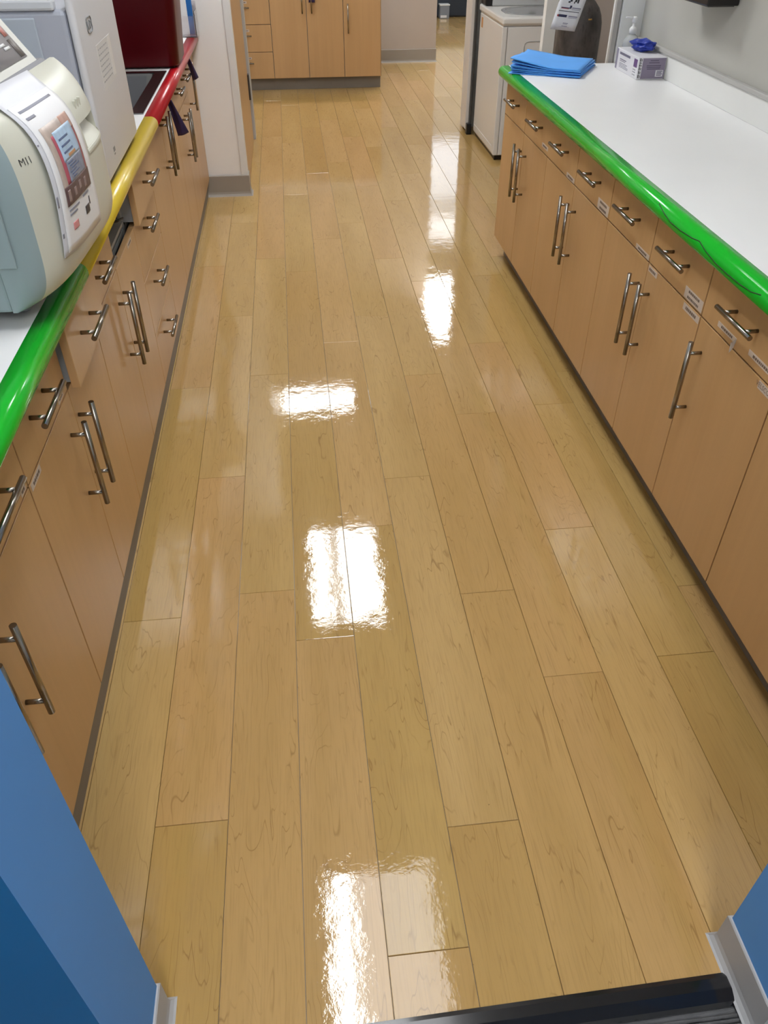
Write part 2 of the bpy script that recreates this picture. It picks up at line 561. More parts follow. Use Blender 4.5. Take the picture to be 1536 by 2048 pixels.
# ------------------------------------------------------------------ ceiling lamps
M_HOUS = M('lamp_housing', (.75, .75, .75), .5)
E_HI = emit('lamp_lens', (.955, .985, 1.0), LAMP)
E_FAR = emit('lamp_lens_weak', (.93, .96, 1.0), LAMP * .14)
E_LO = emit('lamp_lens_dim', (.97, .98, 1.0), LAMP * .25)
def troffer(x, y, wx, wy, strips, label):
    t = thing('ceiling_light_offscreen', (x, y, HC), label, 'ceiling light')
    bm = bmesh.new()
    fr = .02
    box(bm, x - wx / 2, x + wx / 2, y - wy / 2, y - wy / 2 + fr, HC - .03, HC - .001)
    box(bm, x - wx / 2, x + wx / 2, y + wy / 2 - fr, y + wy / 2, HC - .03, HC - .001)
    box(bm, x - wx / 2, x - wx / 2 + fr, y - wy / 2 + fr, y + wy / 2 - fr, HC - .03, HC - .001)
    box(bm, x + wx / 2 - fr, x + wx / 2, y - wy / 2 + fr, y + wy / 2 - fr, HC - .03, HC - .001)
    obj('lamp_frame', bm, M_HOUS, t)
    a, b = x - wx / 2 + fr, x + wx / 2 - fr
    for s0, s1, hi in strips:
        bx('lens_offscreen', a + (b - a) * s0, a + (b - a) * s1, y - wy / 2 + fr, y + wy / 2 - fr, HC - .022, HC - .001, (E_LO, E_HI, None, E_FAR)[hi], t)
troffer(.27, 1.46, .60, 1.20, ((0, .24, 1), (.25, .60, 0), (.61, .78, 0), (.79, 1, 0)), 'dim recessed ceiling light with one bright lens strip near the doorway')
troffer(.255, 4.42, .56, 1.06, ((0, .27, 1), (.275, .42, 3), (.425, 1, 1)), 'bright recessed ceiling light over the middle of the aisle')
troffer(.15, 7.04, .78, .36, ((0, .5, 1), (.505, 1, 1)), 'short recessed ceiling light in front of the far cabinets')
troffer(1.86, 9.12, .56, 1.66, ((0, .5, 1), (.505, 1, 1)), 'recessed ceiling light beside the far opening')
troffer(.25, -1.3, .60, 1.20, ((0, .5, 1), (.505, 1, 1)), 'recessed ceiling light of the carpeted corridor')
troffer(2.28, 11.98, .80, 1.20, ((0, .5, 3), (.505, 1, 3)), 'recessed ceiling light before the far window')

# ------------------------------------------------------------------ cabinets
FL, FR, FF = -.443, 1.082, 8.05
def PL(a, n, z): return (FL + n, a, z)
def PR(a, n, z): return (FR - n, a, z)
def PF(a, n, z): return (a, FF - n, z)
FRAMES = {'L': PL, 'R': PR, 'F': PF}
TOE = {'L': -.020, 'R': -.058, 'F': -.06}
def fbox(bm, fr, a0, a1, n0, n1, z0, z1, mi=0, bev=0.0):
    P = FRAMES[fr]
    p, q = P(a0, n0, z0), P(a1, n1, z1)
    box(bm, p[0], q[0], p[1], q[1], z0, z1, mi, bev)
HM = {}
def handle_mesh(fr, orient):
    key = (fr, orient)
    if key in HM: return HM[key]
    bm = bmesh.new()
    L_, S_ = (.165, .100) if orient == 'h' else (.224, .160)
    P = FRAMES[fr]
    o = Vector(P(0, 0, 0))
    def q(t, n):
        return (Vector(P(t, n, 0)) - o) if orient == 'h' else (Vector(P(0, n, 0)) - o + Vector((0, 0, t)))
    cyl(bm, q(-L_ / 2, .035), q(L_ / 2, .035), .0062, seg=14)
    for t in (-S_ / 2, S_ / 2):
        cyl(bm, q(t, 0), q(t, .034), .0048, seg=12)
    bmesh.ops.recalc_face_normals(bm, faces=bm.faces[:])
    me = bpy.data.meshes.new('handle'); bm.to_mesh(me); bm.free()
    me.materials.append(M_NICK)
    HM[key] = me
    return me

def tape_label(fr, parent, a0, a1, z0, z1, n, lines=1, text=None, tilt=0.0):
    bm = bmesh.new()
    fbox(bm, fr, a0, a1, n, n + .0006, z0, z1)
    h = (z1 - z0) / lines
    up = {'L': 1, 'R': -1, 'F': 1}[fr]
    if text:
        # letters run along the front so that they read upright from the aisle
        if fr == 'R':
            m4 = Matrix(((0, 0, -1, FR - n - .0009), (-1, 0, 0, (a0 + a1) / 2), (0, 1, 0, (z0 + z1) / 2), (0, 0, 0, 1)))
        else:
            m4 = Matrix(((0, 0, 1, FL + n + .0009), (1, 0, 0, (a0 + a1) / 2), (0, 1, 0, (z0 + z1) / 2), (0, 0, 0, 1)))
        text_faces(bm, text, (z1 - z0) * .85, m4, 1)
    else:
        for i in range(lines):
            zc = z0 + h * (i + .5)
            t = a0 + (a1 - a0) * .2
            while t < a1 - (a1 - a0) * .2:
                w = rnd.uniform(.004, .009)
                fbox(bm, fr, t, t + w, n + .0006, n + .0009, zc - h * .22, zc + h * .22, 1)
                t += w + .0022
    return obj('label_tape', bm, [M('label_white', (.62, .53, .46), .5), M('label_ink', (.16, .12, .10), .6)], parent)

def front(fr, cab, kind, a0, a1, z0, z1, handles=(), out=0.0, depth=.45, labels=()):
    g = .0021
    bm = bmesh.new()
    fbox(bm, fr, a0 + g, a1 - g, out - .018, out, z0 + g, z1 - g, 0, .0012)
    d = obj(kind, bm, MW, cab)
    for (o, a, z) in handles:
        link('handle', handle_mesh(fr, o), None, d, FRAMES[fr](a, out, z))
    for lb in labels:
        tape_label(fr, d, *lb[:4], out, *lb[4:])
    if out > .005:
        bm = bmesh.new()
        fbox(bm, fr, a0 + .012, a0 + .026, out - depth, out - .018, z0 + .012, z1 - .015)
        fbox(bm, fr, a1 - .026, a1 - .012, out - depth, out - .018, z0 + .012, z1 - .015)
        fbox(bm, fr, a0 + .026, a1 - .026, out - depth, out - .018, z0 + .012, z0 + .022)
        fbox(bm, fr, a0 + .026, a1 - .026, out - depth, out - depth + .014, z0 + .022, z1 - .015)
        obj('drawer_box', bm, M_MEL, d)
    return d

def cabinet(fr, a0, a1, label, depth=.585, ztop=.8185, end=None, mids=(), inside_seen=False):
    P = FRAMES[fr]
    t = thing('base_cabinet', P((a0 + a1) / 2, -depth / 2, 0), label, 'cabinet', {'L': 'cabinets under the worktop with the coloured edge', 'R': 'cabinets under the white worktop with the green edge', 'F': 'cabinets at the end of the floor'}[fr])
    bm = bmesh.new()
    b, c = -.030, -depth
    fbox(bm, fr, a0 + .0004, a0 + .016, c, b, .10, ztop)
    fbox(bm, fr, a1 - .016, a1 - .0004, c, b, .10, ztop)
    fbox(bm, fr, a0 + .016, a1 - .016, c, b, .10, .116)
    fbox(bm, fr, a0 + .016, a1 - .016, c, c + .012, .116, ztop)
    for m in mids:
        fbox(bm, fr, m - .008, m + .008, c + .012, b, .116, ztop)
    fbox(bm, fr, a0 + .016, a1 - .016, b - .06, b, .660, .674)
    obj('carcass', bm, M_MEL, t)
    bm = bmesh.new()
    fbox(bm, fr, a0, a1, TOE[fr] - .016, TOE[fr], 0, .0995)
    obj('toe_kick', bm, M_TOE, t)
    if end:
        bm = bmesh.new()
        e = a1 if end > 0 else a0 - .003
        fbox(bm, fr, e, e + .003, c, -.0005, .10, ztop)
        obj('end_panel', bm, MW, t)
    return t

ZD, ZB, ZT = .674, .10, .8185
HZ, HD = .756, .517
# --- right bank, from the far end towards the doorway
c = cabinet('R', 3.180, 3.910, 'maple base cabinet at the washer end, below the folded blue drapes', end=1, mids=())
front('R', c, 'door', 3.545, 3.910, ZB, ZD, [('v', 3.561, HD)])
front('R', c, 'door', 3.180, 3.545, ZB, ZD, [('v', 3.480, HD)])
front('R', c, 'drawer', 3.545, 3.910, ZD, ZT, [('h', 3.720, HZ)])
c2_ = front('R', c, 'drawer', 2.812, 3.545, ZD, ZT, [('h', 3.334, HZ), ('h', 2.978, HZ)], labels=[(3.180, 3.265, .693, .708), (2.822, 2.915, .676, .692)])
c = cabinet('R', 2.448, 3.1795, 'maple base cabinet whose single short drawer carries a two-line sticker')
front('R', c, 'door', 2.812, 3.180, ZB, ZD, [('v', 2.842, HD)])
front('R', c, 'door', 2.448, 2.812, ZB, ZD, [('v', 2.760, HD)])
front('R', c, 'drawer', 2.448, 2.812, ZD, ZT, [('h', 2.614, HZ)], labels=[(2.455, 2.560, .678, .712, 2)])
c = cabinet('R', 1.734, 2.4475, 'maple double-door base cabinet with stickers on drawers and on one door', mids=(2.09,))
front('R', c, 'door', 2.090, 2.448, ZB, ZD, [('v', 2.124, HD)])
front('R', c, 'door', 1.734, 2.090, ZB, ZD, [('v', 2.044, HD)], labels=[(2.020, 2.082, .653, .669), (1.738, 1.834, .650, .668)])
front('R', c, 'drawer', 2.090, 2.448, ZD, ZT, [('h', 2.256, HZ)], labels=[(2.095, 2.198, .677, .691)])
front('R', c, 'drawer', 1.734, 2.090, ZD, ZT, [('h', 1.906, HZ)], labels=[(1.738, 1.845, .680, .709, 2)])
c = cabinet('R', 1.000, 1.7335, 'maple base cabinet with a peeling sticker below the drawer handle', mids=(1.356,))
front('R', c, 'door', 1.356, 1.734, ZB, ZD, [('v', 1.685, HD)], labels=[(1.318 + .045, 1.420, .650, .669, 1, 'VELSCOPE')])
front('R', c, 'door', 1.000, 1.356, ZB, ZD, [('v', 1.03, HD)])
d = front('R', c, 'drawer', 1.356, 1.734, ZD, ZT, [('h', 1.534, HZ)], labels=[(1.553, 1.648, .690, .703), (1.366, 1.492, .694, .708)])
bm = bmesh.new()
grid_surf(bm, lambda u, v: (FR - .0012 - .010 * v * v, 1.553 + .004 * u - .002 * v, .690 + .013 * u - .022 * v * (1 - u * .5)), 4, 6, 0, .0004, (-1, 0, 0))
obj('peeling_end', bm, M('label_white', (.62, .53, .46), .5), d)
front('R', c, 'drawer', 1.000, 1.356, ZD, ZT, [('h', 1.18, HZ)])
c = cabinet('R', .560, .9995, 'maple base cabinet tucked behind the blue door jamb')
front('R', c, 'door', .560, 1.000, ZB, ZD, [('v', .62, HD)])
front('R', c, 'drawer', .560, 1.000, ZD, ZT, [('h', .78, HZ)])

# --- left bank
c = cabinet('L', .560, 1.1915, 'maple base cabinet beside the blue door jamb, nearest the carpet', mids=(.845,))
front('L', c, 'door', .560, .845, ZB, ZD, [('v', .804, HD)])
front('L', c, 'door', .845, 1.192, ZB, ZD, [('v', .886, HD)])
front('L', c, 'drawer', .560, .845, ZD, ZT, [('h', .70, HZ)])
front('L', c, 'drawer', .845, 1.192, ZD, ZT, [('h', 1.022, HZ)], labels=[(1.150, 1.178, .680, .694)])
c = cabinet('L', 1.192, 1.8725, 'maple base cabinet with one drawer left ajar under the sterilizer', mids=(1.540,))
front('L', c, 'door', 1.192, 1.540, ZB, ZD, [('v', 1.477, HD)], labels=[(1.200, 1.268, .655, .670)])
front('L', c, 'door', 1.540, 1.873, ZB, ZD, [('v', 1.561, HD)])
front('L', c, 'drawer', 1.192, 1.540, ZD, ZT, [('h', 1.346, HZ)], labels=[(1.463, 1.506, .682, .697)])
front('L', c, 'drawer', 1.540, 1.873, ZD, ZT, [('h', 1.695, HZ)], out=.028, labels=[(1.76, 1.84, .682, .700)])
c = cabinet('L', 1.873, 2.5565, 'maple base cabinet with one drawer missing, grey inside showing', mids=(2.215,), inside_seen=True)
front('L', c, 'door', 1.873, 2.215, ZB, ZD, [('v', 2.150, HD)])
front('L', c, 'door', 2.215, 2.557, ZB, ZD, [('v', 2.228, HD)], labels=[(2.416, 2.488, .655, .668)])
front('L', c, 'drawer', 1.873, 2.215, ZD, ZT, [('h', 2.003, HZ)], labels=[(2.131, 2.178, .682, .698)])
bx('shelf', FL - .45, FL - .025, 2.24, 2.54, .690, .700, M_MEL, c)
bm = bmesh.new()
tube(bm, [(FL - .06 - .05 * math.sin(i * .9), 2.43 + .05 * math.cos(i * 1.3) + .002 * i, .706 + .004 * i) for i in range(14)], .003)
tag(obj('cable', bm, M_BLK), 'black cable coiled in the slot of the missing drawer', 'cable')
c = cabinet('L', 2.557, 3.0445, 'maple base cabinet with four stacked drawers, the top one ajar')
front('L', c, 'drawer', 2.557, 3.045, .10, .290, [('h', 2.765, .232)])
front('L', c, 'drawer', 2.557, 3.045, .290, .485, [('h', 2.765, .427)])
front('L', c, 'drawer', 2.557, 3.045, .485, ZD, [('h', 2.765, .616)])
front('L', c, 'drawer', 2.557, 3.045, ZD, ZT, [('h', 2.795, HZ)], out=.022)
c = cabinet('L', 3.045, 3.9395, 'maple sink cabinet with full-height doors below the steel sink')
front('L', c, 'door', 3.045, 3.490, ZB, ZT, [('v', 3.440, .690)])
front('L', c, 'door', 3.490, 3.940, ZB, ZT, [('v', 3.530, .690)])
c = cabinet('L', 3.940, 4.5645, 'maple base cabinet under the dark red bin')
front('L', c, 'door', 3.940, 4.250, ZB, ZD, [('v', 4.185, .545)])
front('L', c, 'door', 4.250, 4.565, ZB, ZD, [('v', 4.265, .545)])
front('L', c, 'drawer', 3.940, 4.250, ZD, ZT, [('h', 4.087, .767)])
front('L', c, 'drawer', 4.250, 4.565, ZD, ZT, [('h', 4.404, .767)])
c = cabinet('L', 4.565, 5.040, 'maple tall-door base cabinet against the white wall return')
front('L', c, 'door', 4.565, 5.040, ZB, ZT, [('v', 4.600, .690)])

# --- far bank
c = cabinet('F', -.560, -.0425, 'maple drawer cabinet at the end of the floor beside the wooden door')
for z0, z1, hz in ((.10, .313, .230), (.313, .524, .442), (.524, .740, .652)):
    front('F', c, 'drawer', -.560, -.042, z0, z1, [('h', -.300, hz)], labels=[(-.285, -.235, hz + .028, hz + .046)])
front('F', c, 'drawer', -.560, -.042, .740, ZT, [('h', -.300, .78)])
c = cabinet('F', -.042, .5985, 'maple two-door cabinet at the end of the floor', mids=(.276,))
front('F', c, 'door', -.042, .276, ZB, ZT, [('v', .240, .715)])
front('F', c, 'door', .276, .599, ZB, ZT, [('v', .322, .715)])
c = cabinet('F', .599, .932, 'maple one-door cabinet at the end of the floor beside the taupe wall', end=1)
front('F', c, 'door', .599, .932, ZB, ZT, [('v', .639, .560)])

# ------------------------------------------------------------------ worktops
def nose_profile(side, x_in, cx, r=.024, zt=.868):
    pts = [(x_in, zt)]
    for i in range(25):
        t = math.pi / 2 - math.pi * i / 24
        pts.append((cx + side * r * math.cos(t), zt - r + r * math.sin(t)))
    pts.append((x_in, zt - 2 * r))
    return pts
def nose(name, side, x_in, cx, y0, y1, mat, parent):
    bm = bmesh.new(); prism_y(bm, nose_profile(side, x_in, cx), y0, y1, 0, True)
    return obj(name, bm, mat, parent)

wt = thing('worktop', (-.73, 2.8, .824), 'white laminate worktop with a green, yellow and red rounded edge', 'worktop')
bm = bmesh.new()
SX0, SX1, SY0, SY1 = -.93, -.469, 3.19, 3.955
xa, xb = -1.049, -.4445
box(bm, xa, xb, .54, SY0, .824, .868)
box(bm, xa, xb, SY1, 5.048, .824, .868)
box(bm, xa, SX0, SY0, SY1, .824, .868)
box(bm, SX1, xb, SY0, SY1, .824, .868)
obj('top_panel', bm, M_TOP, wt)
nose('edge_strip', 1, -.4445, -.423, .54, 1.768, M_GREEN, wt)
nose('edge_strip', 1, -.4445, -.423, 1.769, 3.139, M_YEL, wt)
nose('edge_strip', 1, -.4445, -.423, 3.140, 5.048, M_RED, wt)

wt = thing('worktop', (1.37, 2.3, .824), 'white laminate worktop with a bright green rounded edge', 'worktop')
bx('top_panel', 1.0855, 1.681, .54, 3.935, .824, .868, M_TOP, wt)
nose('edge_strip', -1, 1.0855, 1.064, .54, 3.935, M_GREEN, wt)
bx('backsplash', 1.667, 1.6815, .54, 3.939, .868, .956, M_WALLW, wt, .002)
bx('backsplash_cap', 1.660, 1.6815, .54, 3.939, .956, .972, M('cap_grey', (.45, .44, .42), .4), wt, .003)
bm = bmesh.new()
def on_nose(z):
    s = max(-1, min(1, (z - .844) / .024))
    return 1.064 - .0242 * math.sqrt(max(0, 1 - s * s))
cr = [(2.030, .860), (1.98, .852), (1.93, .8455), (1.87, .846), (1.80, .851), (1.765, .856), (1.72, .849), (1.66, .8425), (1.60, .8415), (1.54, .843), (1.49, .847), (1.455, .855)]
tube(bm, [(on_nose(z), y, z) for y, z in cr], .0013, 6)
obj('split', bm, M('split_dark', (.004, .05, .006), .6), wt)

wt = thing('worktop', (.2, 8.36, .824), 'pale worktop over the cabinets at the end of the floor', 'worktop')
bx('top_panel', -.60, .95, 8.03, 8.66, .824, .868, M_TOP, wt)

# sink
sk = thing('sink', (-.70, 3.57, .70), 'stainless steel sink set in the worktop behind the red edge', 'sink')
M_ST = M('stainless', (.20, .20, .205), .25, 1.0, scale=(40, 40, 40))
bm = bmesh.new()
for x0, x1, y0, y1 in ((SX0 - .018, SX1 + .018, SY0 - .018, SY0 + .03), (SX0 - .018, SX1 + .018, SY1 - .03, SY1 + .014), (SX0 - .018, SX0 + .03, SY0 + .03, SY1 - .03), (SX1 - .03, SX1 + .018, SY0 + .03, SY1 - .03)):
    box(bm, x0, x1, y0, y1, .8685, .8725)
obj('rim', bm, M_ST, sk)
bm = bmesh.new()
i0, i1, j0, j1 = SX0 + .03, SX1 - .03, SY0 + .03, SY1 - .03
zb = .66
def ring(x0, x1, y0, y1, z, r, n=6):
    out = []
    for cx_, cy_, a0 in ((x1 - r, y1 - r, 0), (x0 + r, y1 - r, 90), (x0 + r, y0 + r, 180), (x1 - r, y0 + r, 270)):
        for k in range(n + 1):
            t = math.radians(a0 + 90 * k / n)
            out.append((cx_ + r * math.cos(t), cy_ + r * math.sin(t), z))
    return out
rings = [ring(i0, i1, j0, j1, .8700, .03), ring(i0 + .004, i1 - .004, j0 + .004, j1 - .004, .86, .035), ring(i0 + .014, i1 - .014, j0 + .014, j1 - .014, .73, .05), ring(i0 + .05, i1 - .05, j0 + .05, j1 - .05, zb, .06)]
RV = [[bm.verts.new(p) for p in r_] for r_ in rings]
for A_, B_ in zip(RV, RV[1:]):
    for k in range(len(A_)):
        f = bm.faces.new((A_[k], A_[(k + 1) % len(A_)], B_[(k + 1) % len(B_)], B_[k])); f.smooth = True
bm.faces.new(RV[-1])
obj('basin', bm, M_ST, sk)
bm = bmesh.new(); cyl(bm, (-.70, 3.5, zb - .002), (-.70, 3.5, zb + .004), .045, .04, 24)
obj('drain', bm, M('drain_dark', (.06, .06, .06), .3, 1.0), sk)

# ------------------------------------------------------------------ steam sterilizer on the left worktop
RZ = math.radians(-3.5)
M_CREAM = M('cream_plastic', (.60, .59, .50), .38, var=.03)
M_TEAL = M('grey_green_panel', (.30, .38, .40), .45, var=.03)
st = thing('sterilizer', (-.455, 1.475, .8685), 'cream bulging-door tabletop sterilizer with a sleeved sheet hung on it', 'sterilizer', rz=0)
st.rotation_euler = (0, 0, RZ)
def sobj(name, bm, mats, parent=st):
    """mesh given in the sterilizer's own frame: x out to the aisle, y along the worktop, z up"""
    bmesh.ops.recalc_face_normals(bm, faces=bm.faces[:])
    me = bpy.data.meshes.new(name); bm.to_mesh(me); bm.free()
    o = link(name, me, mats)
    o.parent = parent
    return o
YA, YB, DB, DT = -.045, .515, .036, .368
DW = .515
def door_x(y, z):
    u = (y - (YA + YB) / 2) / ((YB - YA) / 2); v = (z - (DB + DT) / 2) / ((DT - DB) / 2)
    u = max(-1, min(1, u)); v = max(-1, min(1, v))
    a = max(0.0, 1 - abs(u) ** 4.2) ** .5
    b = max(0.0, 1 - abs(v) ** 5.5) ** .45
    return .004 + .100 * a * b - .030 * max(0, v) ** 2 * a * b
bm = bmesh.new()
box(bm, -.50, .0, .02, DW - .02, .004, .372, 0, .012)
sobj('housing', bm, M('housing_grey', (.23, .23, .25), .5))
bm = bmesh.new()
NU, NV = 80, 60
def door_pt(i, j):
    s = math.sin((i / NU - .5) * math.pi); t = math.sin((j / NV - .5) * math.pi)
    y = (YA + YB) / 2 + (YB - YA) / 2 * s; z = (DB + DT) / 2 + (DT - DB) / 2 * t
    return (door_x(y, z), y, z)
G = [[bm.verts.new(door_pt(i, j)) for j in range(NV + 1)] for i in range(NU + 1)]
for i in range(NU):
    for j in range(NV):
        f = bm.faces.new((G[i][j], G[i + 1][j], G[i + 1][j + 1], G[i][j + 1])); f.smooth = True
        f.material_index = 1 if f.calc_center_median().y < -.014 else 0
HY0, HY1, HZ0, HZ1 = .285, .470, .238, .286
hole = [f for f in bm.faces if HY0 < f.calc_center_median().y < HY1 and HZ0 < f.calc_center_median().z < HZ1]
hset = set(hole)
rim_edges = [(e.verts[0].co.copy(), e.verts[1].co.copy()) for f in hole for e in f.edges if sum(g in hset for g in e.link_faces) == 1]
bmesh.ops.delete(bm, geom=hole, context='FACES_ONLY')
bnd = [G[i][0] for i in range(NU)] + [G[NU][j] for j in range(NV)] + [G[i][NV] for i in range(NU, 0, -1)] + [G[0][j] for j in range(NV, 0, -1)]
bk = [bm.verts.new((-.004, v.co.y, v.co.z)) for v in bnd]
for k in range(len(bnd)):
    f = bm.faces.new((bnd[k], bk[k], bk[(k + 1) % len(bk)], bnd[(k + 1) % len(bnd)])); f.material_index = 1 if f.calc_center_median().y < 0 else 0
bm.faces.new(bk)
sd = sobj('door', bm, [M_CREAM, M_TEAL])
# finger pull and ribs at the far end of the door
bm = bmesh.new()
ym = (HY0 + HY1) / 2
def pocket_back(c):
    # the floor of the pocket slopes up towards its back, the sides draw in a little
    return Vector((c.x - .030, ym + (c.y - ym) * .93, max(c.z, .270) if c.z < .275 else c.z - .002))
for a_, b_ in rim_edges:
    q = [bm.verts.new(p_) for p_ in (a_, b_, pocket_back(b_), pocket_back(a_))]
    bm.faces.new(q)
bmesh.ops.remove_doubles(bm, verts=bm.verts[:], dist=1e-5)
open_e = [e for e in bm.edges if len(e.link_faces) == 1 and all(v.co.x < door_x(v.co.y, v.co.z) - .008 for v in e.verts)]
bmesh.ops.holes_fill(bm, edges=open_e, sides=0)
sobj('finger_pull', bm, M_CREAM, sd)
bm = bmesh.new()
grid_surf(bm, lambda u, v: (door_x(HY0 + (HY1 - HY0) * u, HZ0) + .0025 * (1 - v), HY0 + (HY1 - HY0) * u, HZ0 - .004 + .006 * v), 14, 3, 0, .004, (0, 0, 1))
sobj('pull_lip', bm, M_CREAM, sd)
for k in range(3):
    bm = bmesh.new()
    y_ = .318 + k * .018
    box(bm, door_x(y_, .312) - .003, door_x(y_, .312) + .0022, y_ - .003, y_ + .003, .300, .322, 0, .0008)
    sobj('rib', bm, M_CREAM, sd)
# side panel with its recessed field (towards the doorway)
bm = bmesh.new(); box(bm, -.13, -.004, -.045, .02, .036, .366, 0, .006); sobj('side_panel', bm, M_TEAL)
bm = bmesh.new(); box(bm, -.10, .030, -.049, -.044, .122, .262, 0, .002); sobj('side_cover', bm, M_TEAL)
bm = bmesh.new(); box(bm, -.48, -.134, .012, .0205, .004, .36, 0, .003); sobj('side_skirt', bm, M('skirt_grey', (.20, .20, .22), .5))
bm = bmesh.new()
text_faces(bm, 'M11', .0165, Matrix(((0, 0, 1, 0), (1, 0, 0, .012), (0, 1, 0, .289), (0, 0, 0, 1))), 0)
for v in bm.verts:
    v.co.x = door_x(v.co.y, v.co.z) + .0008
sobj('lettering', bm, M_INK, sd)
# console above the door
bm = bmesh.new()
prof = [(-.020, .340), (-.012, .350), (-.010, .366), (-.098, .490), (-.120, .494), (-.30, .494), (-.30, .372), (-.08, .372)]
a = [bm.verts.new((x, .03, z)) for x, z in prof]; b = [bm.verts.new((x, DW - .055, z)) for x, z in prof]
for i in range(len(prof)):
    bm.faces.new((a[i], a[(i + 1) % len(prof)], b[(i + 1) % len(prof)], b[i]))
bm.faces.new(a); bm.faces.new(b[::-1])
con = sobj('console', bm, M('console_cream', (.66, .65, .60), .4))
def con_pt(s, y, h=.001):
    x = -.010 + (-.088) * s; z = .366 + .124 * s
    n = Vector((.124, 0, .088)).normalized()
    return (x + n.x * h, y, z + n.z * h)
def con_quad(name, s0, s1, y0, y1, h, mat):
    bm = bmesh.new()
    grid_surf(bm, lambda u, v: con_pt(s0 + (s1 - s0) * u, y0 + (y1 - y0) * v, h), 1, 1, 0, .001, (.8, 0, .6))
    return sobj(name, bm, mat, con)
con_quad('keypad', .14, .95, .08, DW - .085, .0015, M('keypad_lilac', (.33, .31, .33), .35))
con_quad('key_strip', .16, .40, DW - .115, DW - .090, .0025, M('strip_brown', (.14, .12, .11), .4))
con_quad('key_strip', .44, .60, DW - .112, DW - .092, .0030, M('strip_coral', (.50, .20, .17), .4))
con_quad('key_strip', .66, .88, DW - .112, DW - .092, .0030, M('strip_mint', (.25, .50, .42), .4))
for k in range(5):
    con_quad('key', .30 + .05 * k, .335 + .05 * k, DW - .160 - .014 * k, DW - .130 - .014 * k, .003, M('key_white', (.72, .72, .72), .4))
bm = bmesh.new(); box(bm, -.055, -.006, DW - .075, DW - .055, .335, .366, 0, .004)
sobj('latch', bm, M_BLK)

# sheet in a plastic sleeve that hangs over the door
sh = thing('instruction_sheet', (0, 0, 0), 'printed sheet in a clear sleeve hanging over the cream sterilizer door', 'sheet')
sh.matrix_basis = st.matrix_basis.copy()
def sheet_pt(u, v, h=.0):
    """u along the worktop (0 near the doorway), v from the top down"""
    y = .058 + .215 * u - .022 * v
    z = .388 - .272 * v - .004 * u
    x = door_x(y, min(z, .352)) + .004 + h
    if z > .352: x -= (z - .352) * 1.1
    x += .005 * math.sin(v * 3.1) * (1 - u) ** 2
    return (x, y, z)
def sheet_quad(name, u0, u1, v0, v1, h, mat, n=10, th=.0003, parent=sh):
    bm = bmesh.new()
    grid_surf(bm, lambda u, v: sheet_pt(u0 + (u1 - u0) * u, v0 + (v1 - v0) * v, h), n, n + 4, 0, th, (1, 0, .1))
    return sobj(name, bm, mat, parent)
sheet_quad('sleeve', -.035, 1.02, 0, 1.02, .0004, M('clear_sleeve', (.62, .62, .66), .45, var=.02), 16, .0006)
pg = sheet_quad('page', .03, 1.0, .10, 1.0, .0016, M_PAPER, 16, .0006)
sheet_quad('text_line', .10, .88, .128, .139, .0024, M('ink_grey', (.25, .25, .30), .6), 8, parent=pg)
sheet_quad('text_line', .10, .28, .165, .178, .0024, M('ink_grey', (.25, .25, .30), .6), 4, parent=pg)
sheet_quad('photo', .13, .86, .235, .72, .0024, M('photo_tan', (.45, .36, .31), .4, var=.35, scale=(40, 40, 40)), 10, parent=pg)
sheet_quad('photo_corner', .62, .86, .235, .33, .0028, M('photo_skin', (.50, .30, .24), .4, var=.2, scale=(60, 60, 60)), 6, parent=pg)
sheet_quad('photo_band', .24, .84, .30, .60, .0028, M('photo_red', (.42, .09, .12), .4, var=.2, scale=(30, 30, 30)), 8, parent=pg)
sheet_quad('photo_pouch', .30, .80, .285, .47, .0032, M('photo_blue', (.40, .53, .68), .4, var=.3, scale=(60, 60, 60)), 8, parent=pg)
sheet_quad('photo_pouch', .32, .80, .47, .60, .0032, M('photo_greyblue', (.24, .26, .33), .4, var=.5, scale=(70, 70, 90)), 8, parent=pg)
sheet_quad('photo_cloth', .13, .86, .60, .72, .0032, M('photo_brown', (.12, .07, .07), .4, var=.8, scale=(70, 70, 70)), 8, parent=pg)
for v_ in (.335, .375, .415):
    sheet_quad('photo_stripe', .36, .62, v_, v_ + .012, .0036, M('photo_stripe', (.10, .14, .26), .5), 5, parent=pg)
sheet_quad('photo_stripe', .45, .66, .44, .458, .0036, M('photo_orange', (.50, .26, .12), .5), 5, parent=pg)
for k in range(6):
    sheet_quad('photo_stripe', .36 + .03 * (k % 3), .52 + .035 * ((k * 2) % 5), .485 + .018 * k, .492 + .018 * k, .0036, M('photo_stripe', (.10, .14, .26), .5), 4, parent=pg)
for k in range(4):
    sheet_quad('photo_fold', .18 + .16 * k, .24 + .16 * k, .625 + .012 * (k % 2), .70 - .01 * (k % 3), .0036, M('photo_fold', (.30, .22, .21), .5, var=.5, scale=(80, 80, 80)), 4, parent=pg)
for v_, a_, b_ in ((.745, .15, .42), (.772, .15, .34), (.735, .55, .75)):
    sheet_quad('text_line', a_, b_, v_, v_ + .012, .0024, M('ink_grey', (.25, .25, .30), .6), 4, parent=pg)
sheet_quad('mark', .18, .31, .835, .885, .0024, M('mark_pink', (.68, .28, .28), .5), 4, parent=pg)
sheet_quad('mark', .56, .69, .815, .870, .0024, M('mark_dark', (.06, .05, .05), .5), 4, parent=pg)
sheet_quad('mark', .71, .735, .775, .830, .0024, M('mark_dark', (.06, .05, .05), .5), 3, parent=pg)
for v_, n_ in ((.30, .01), (.62, .07), (.86, .03)):
    sheet_quad('sleeve_hole', -.028, -.004, v_, v_ + n_, .0012, M('ink_grey', (.25, .25, .30), .6), 3)

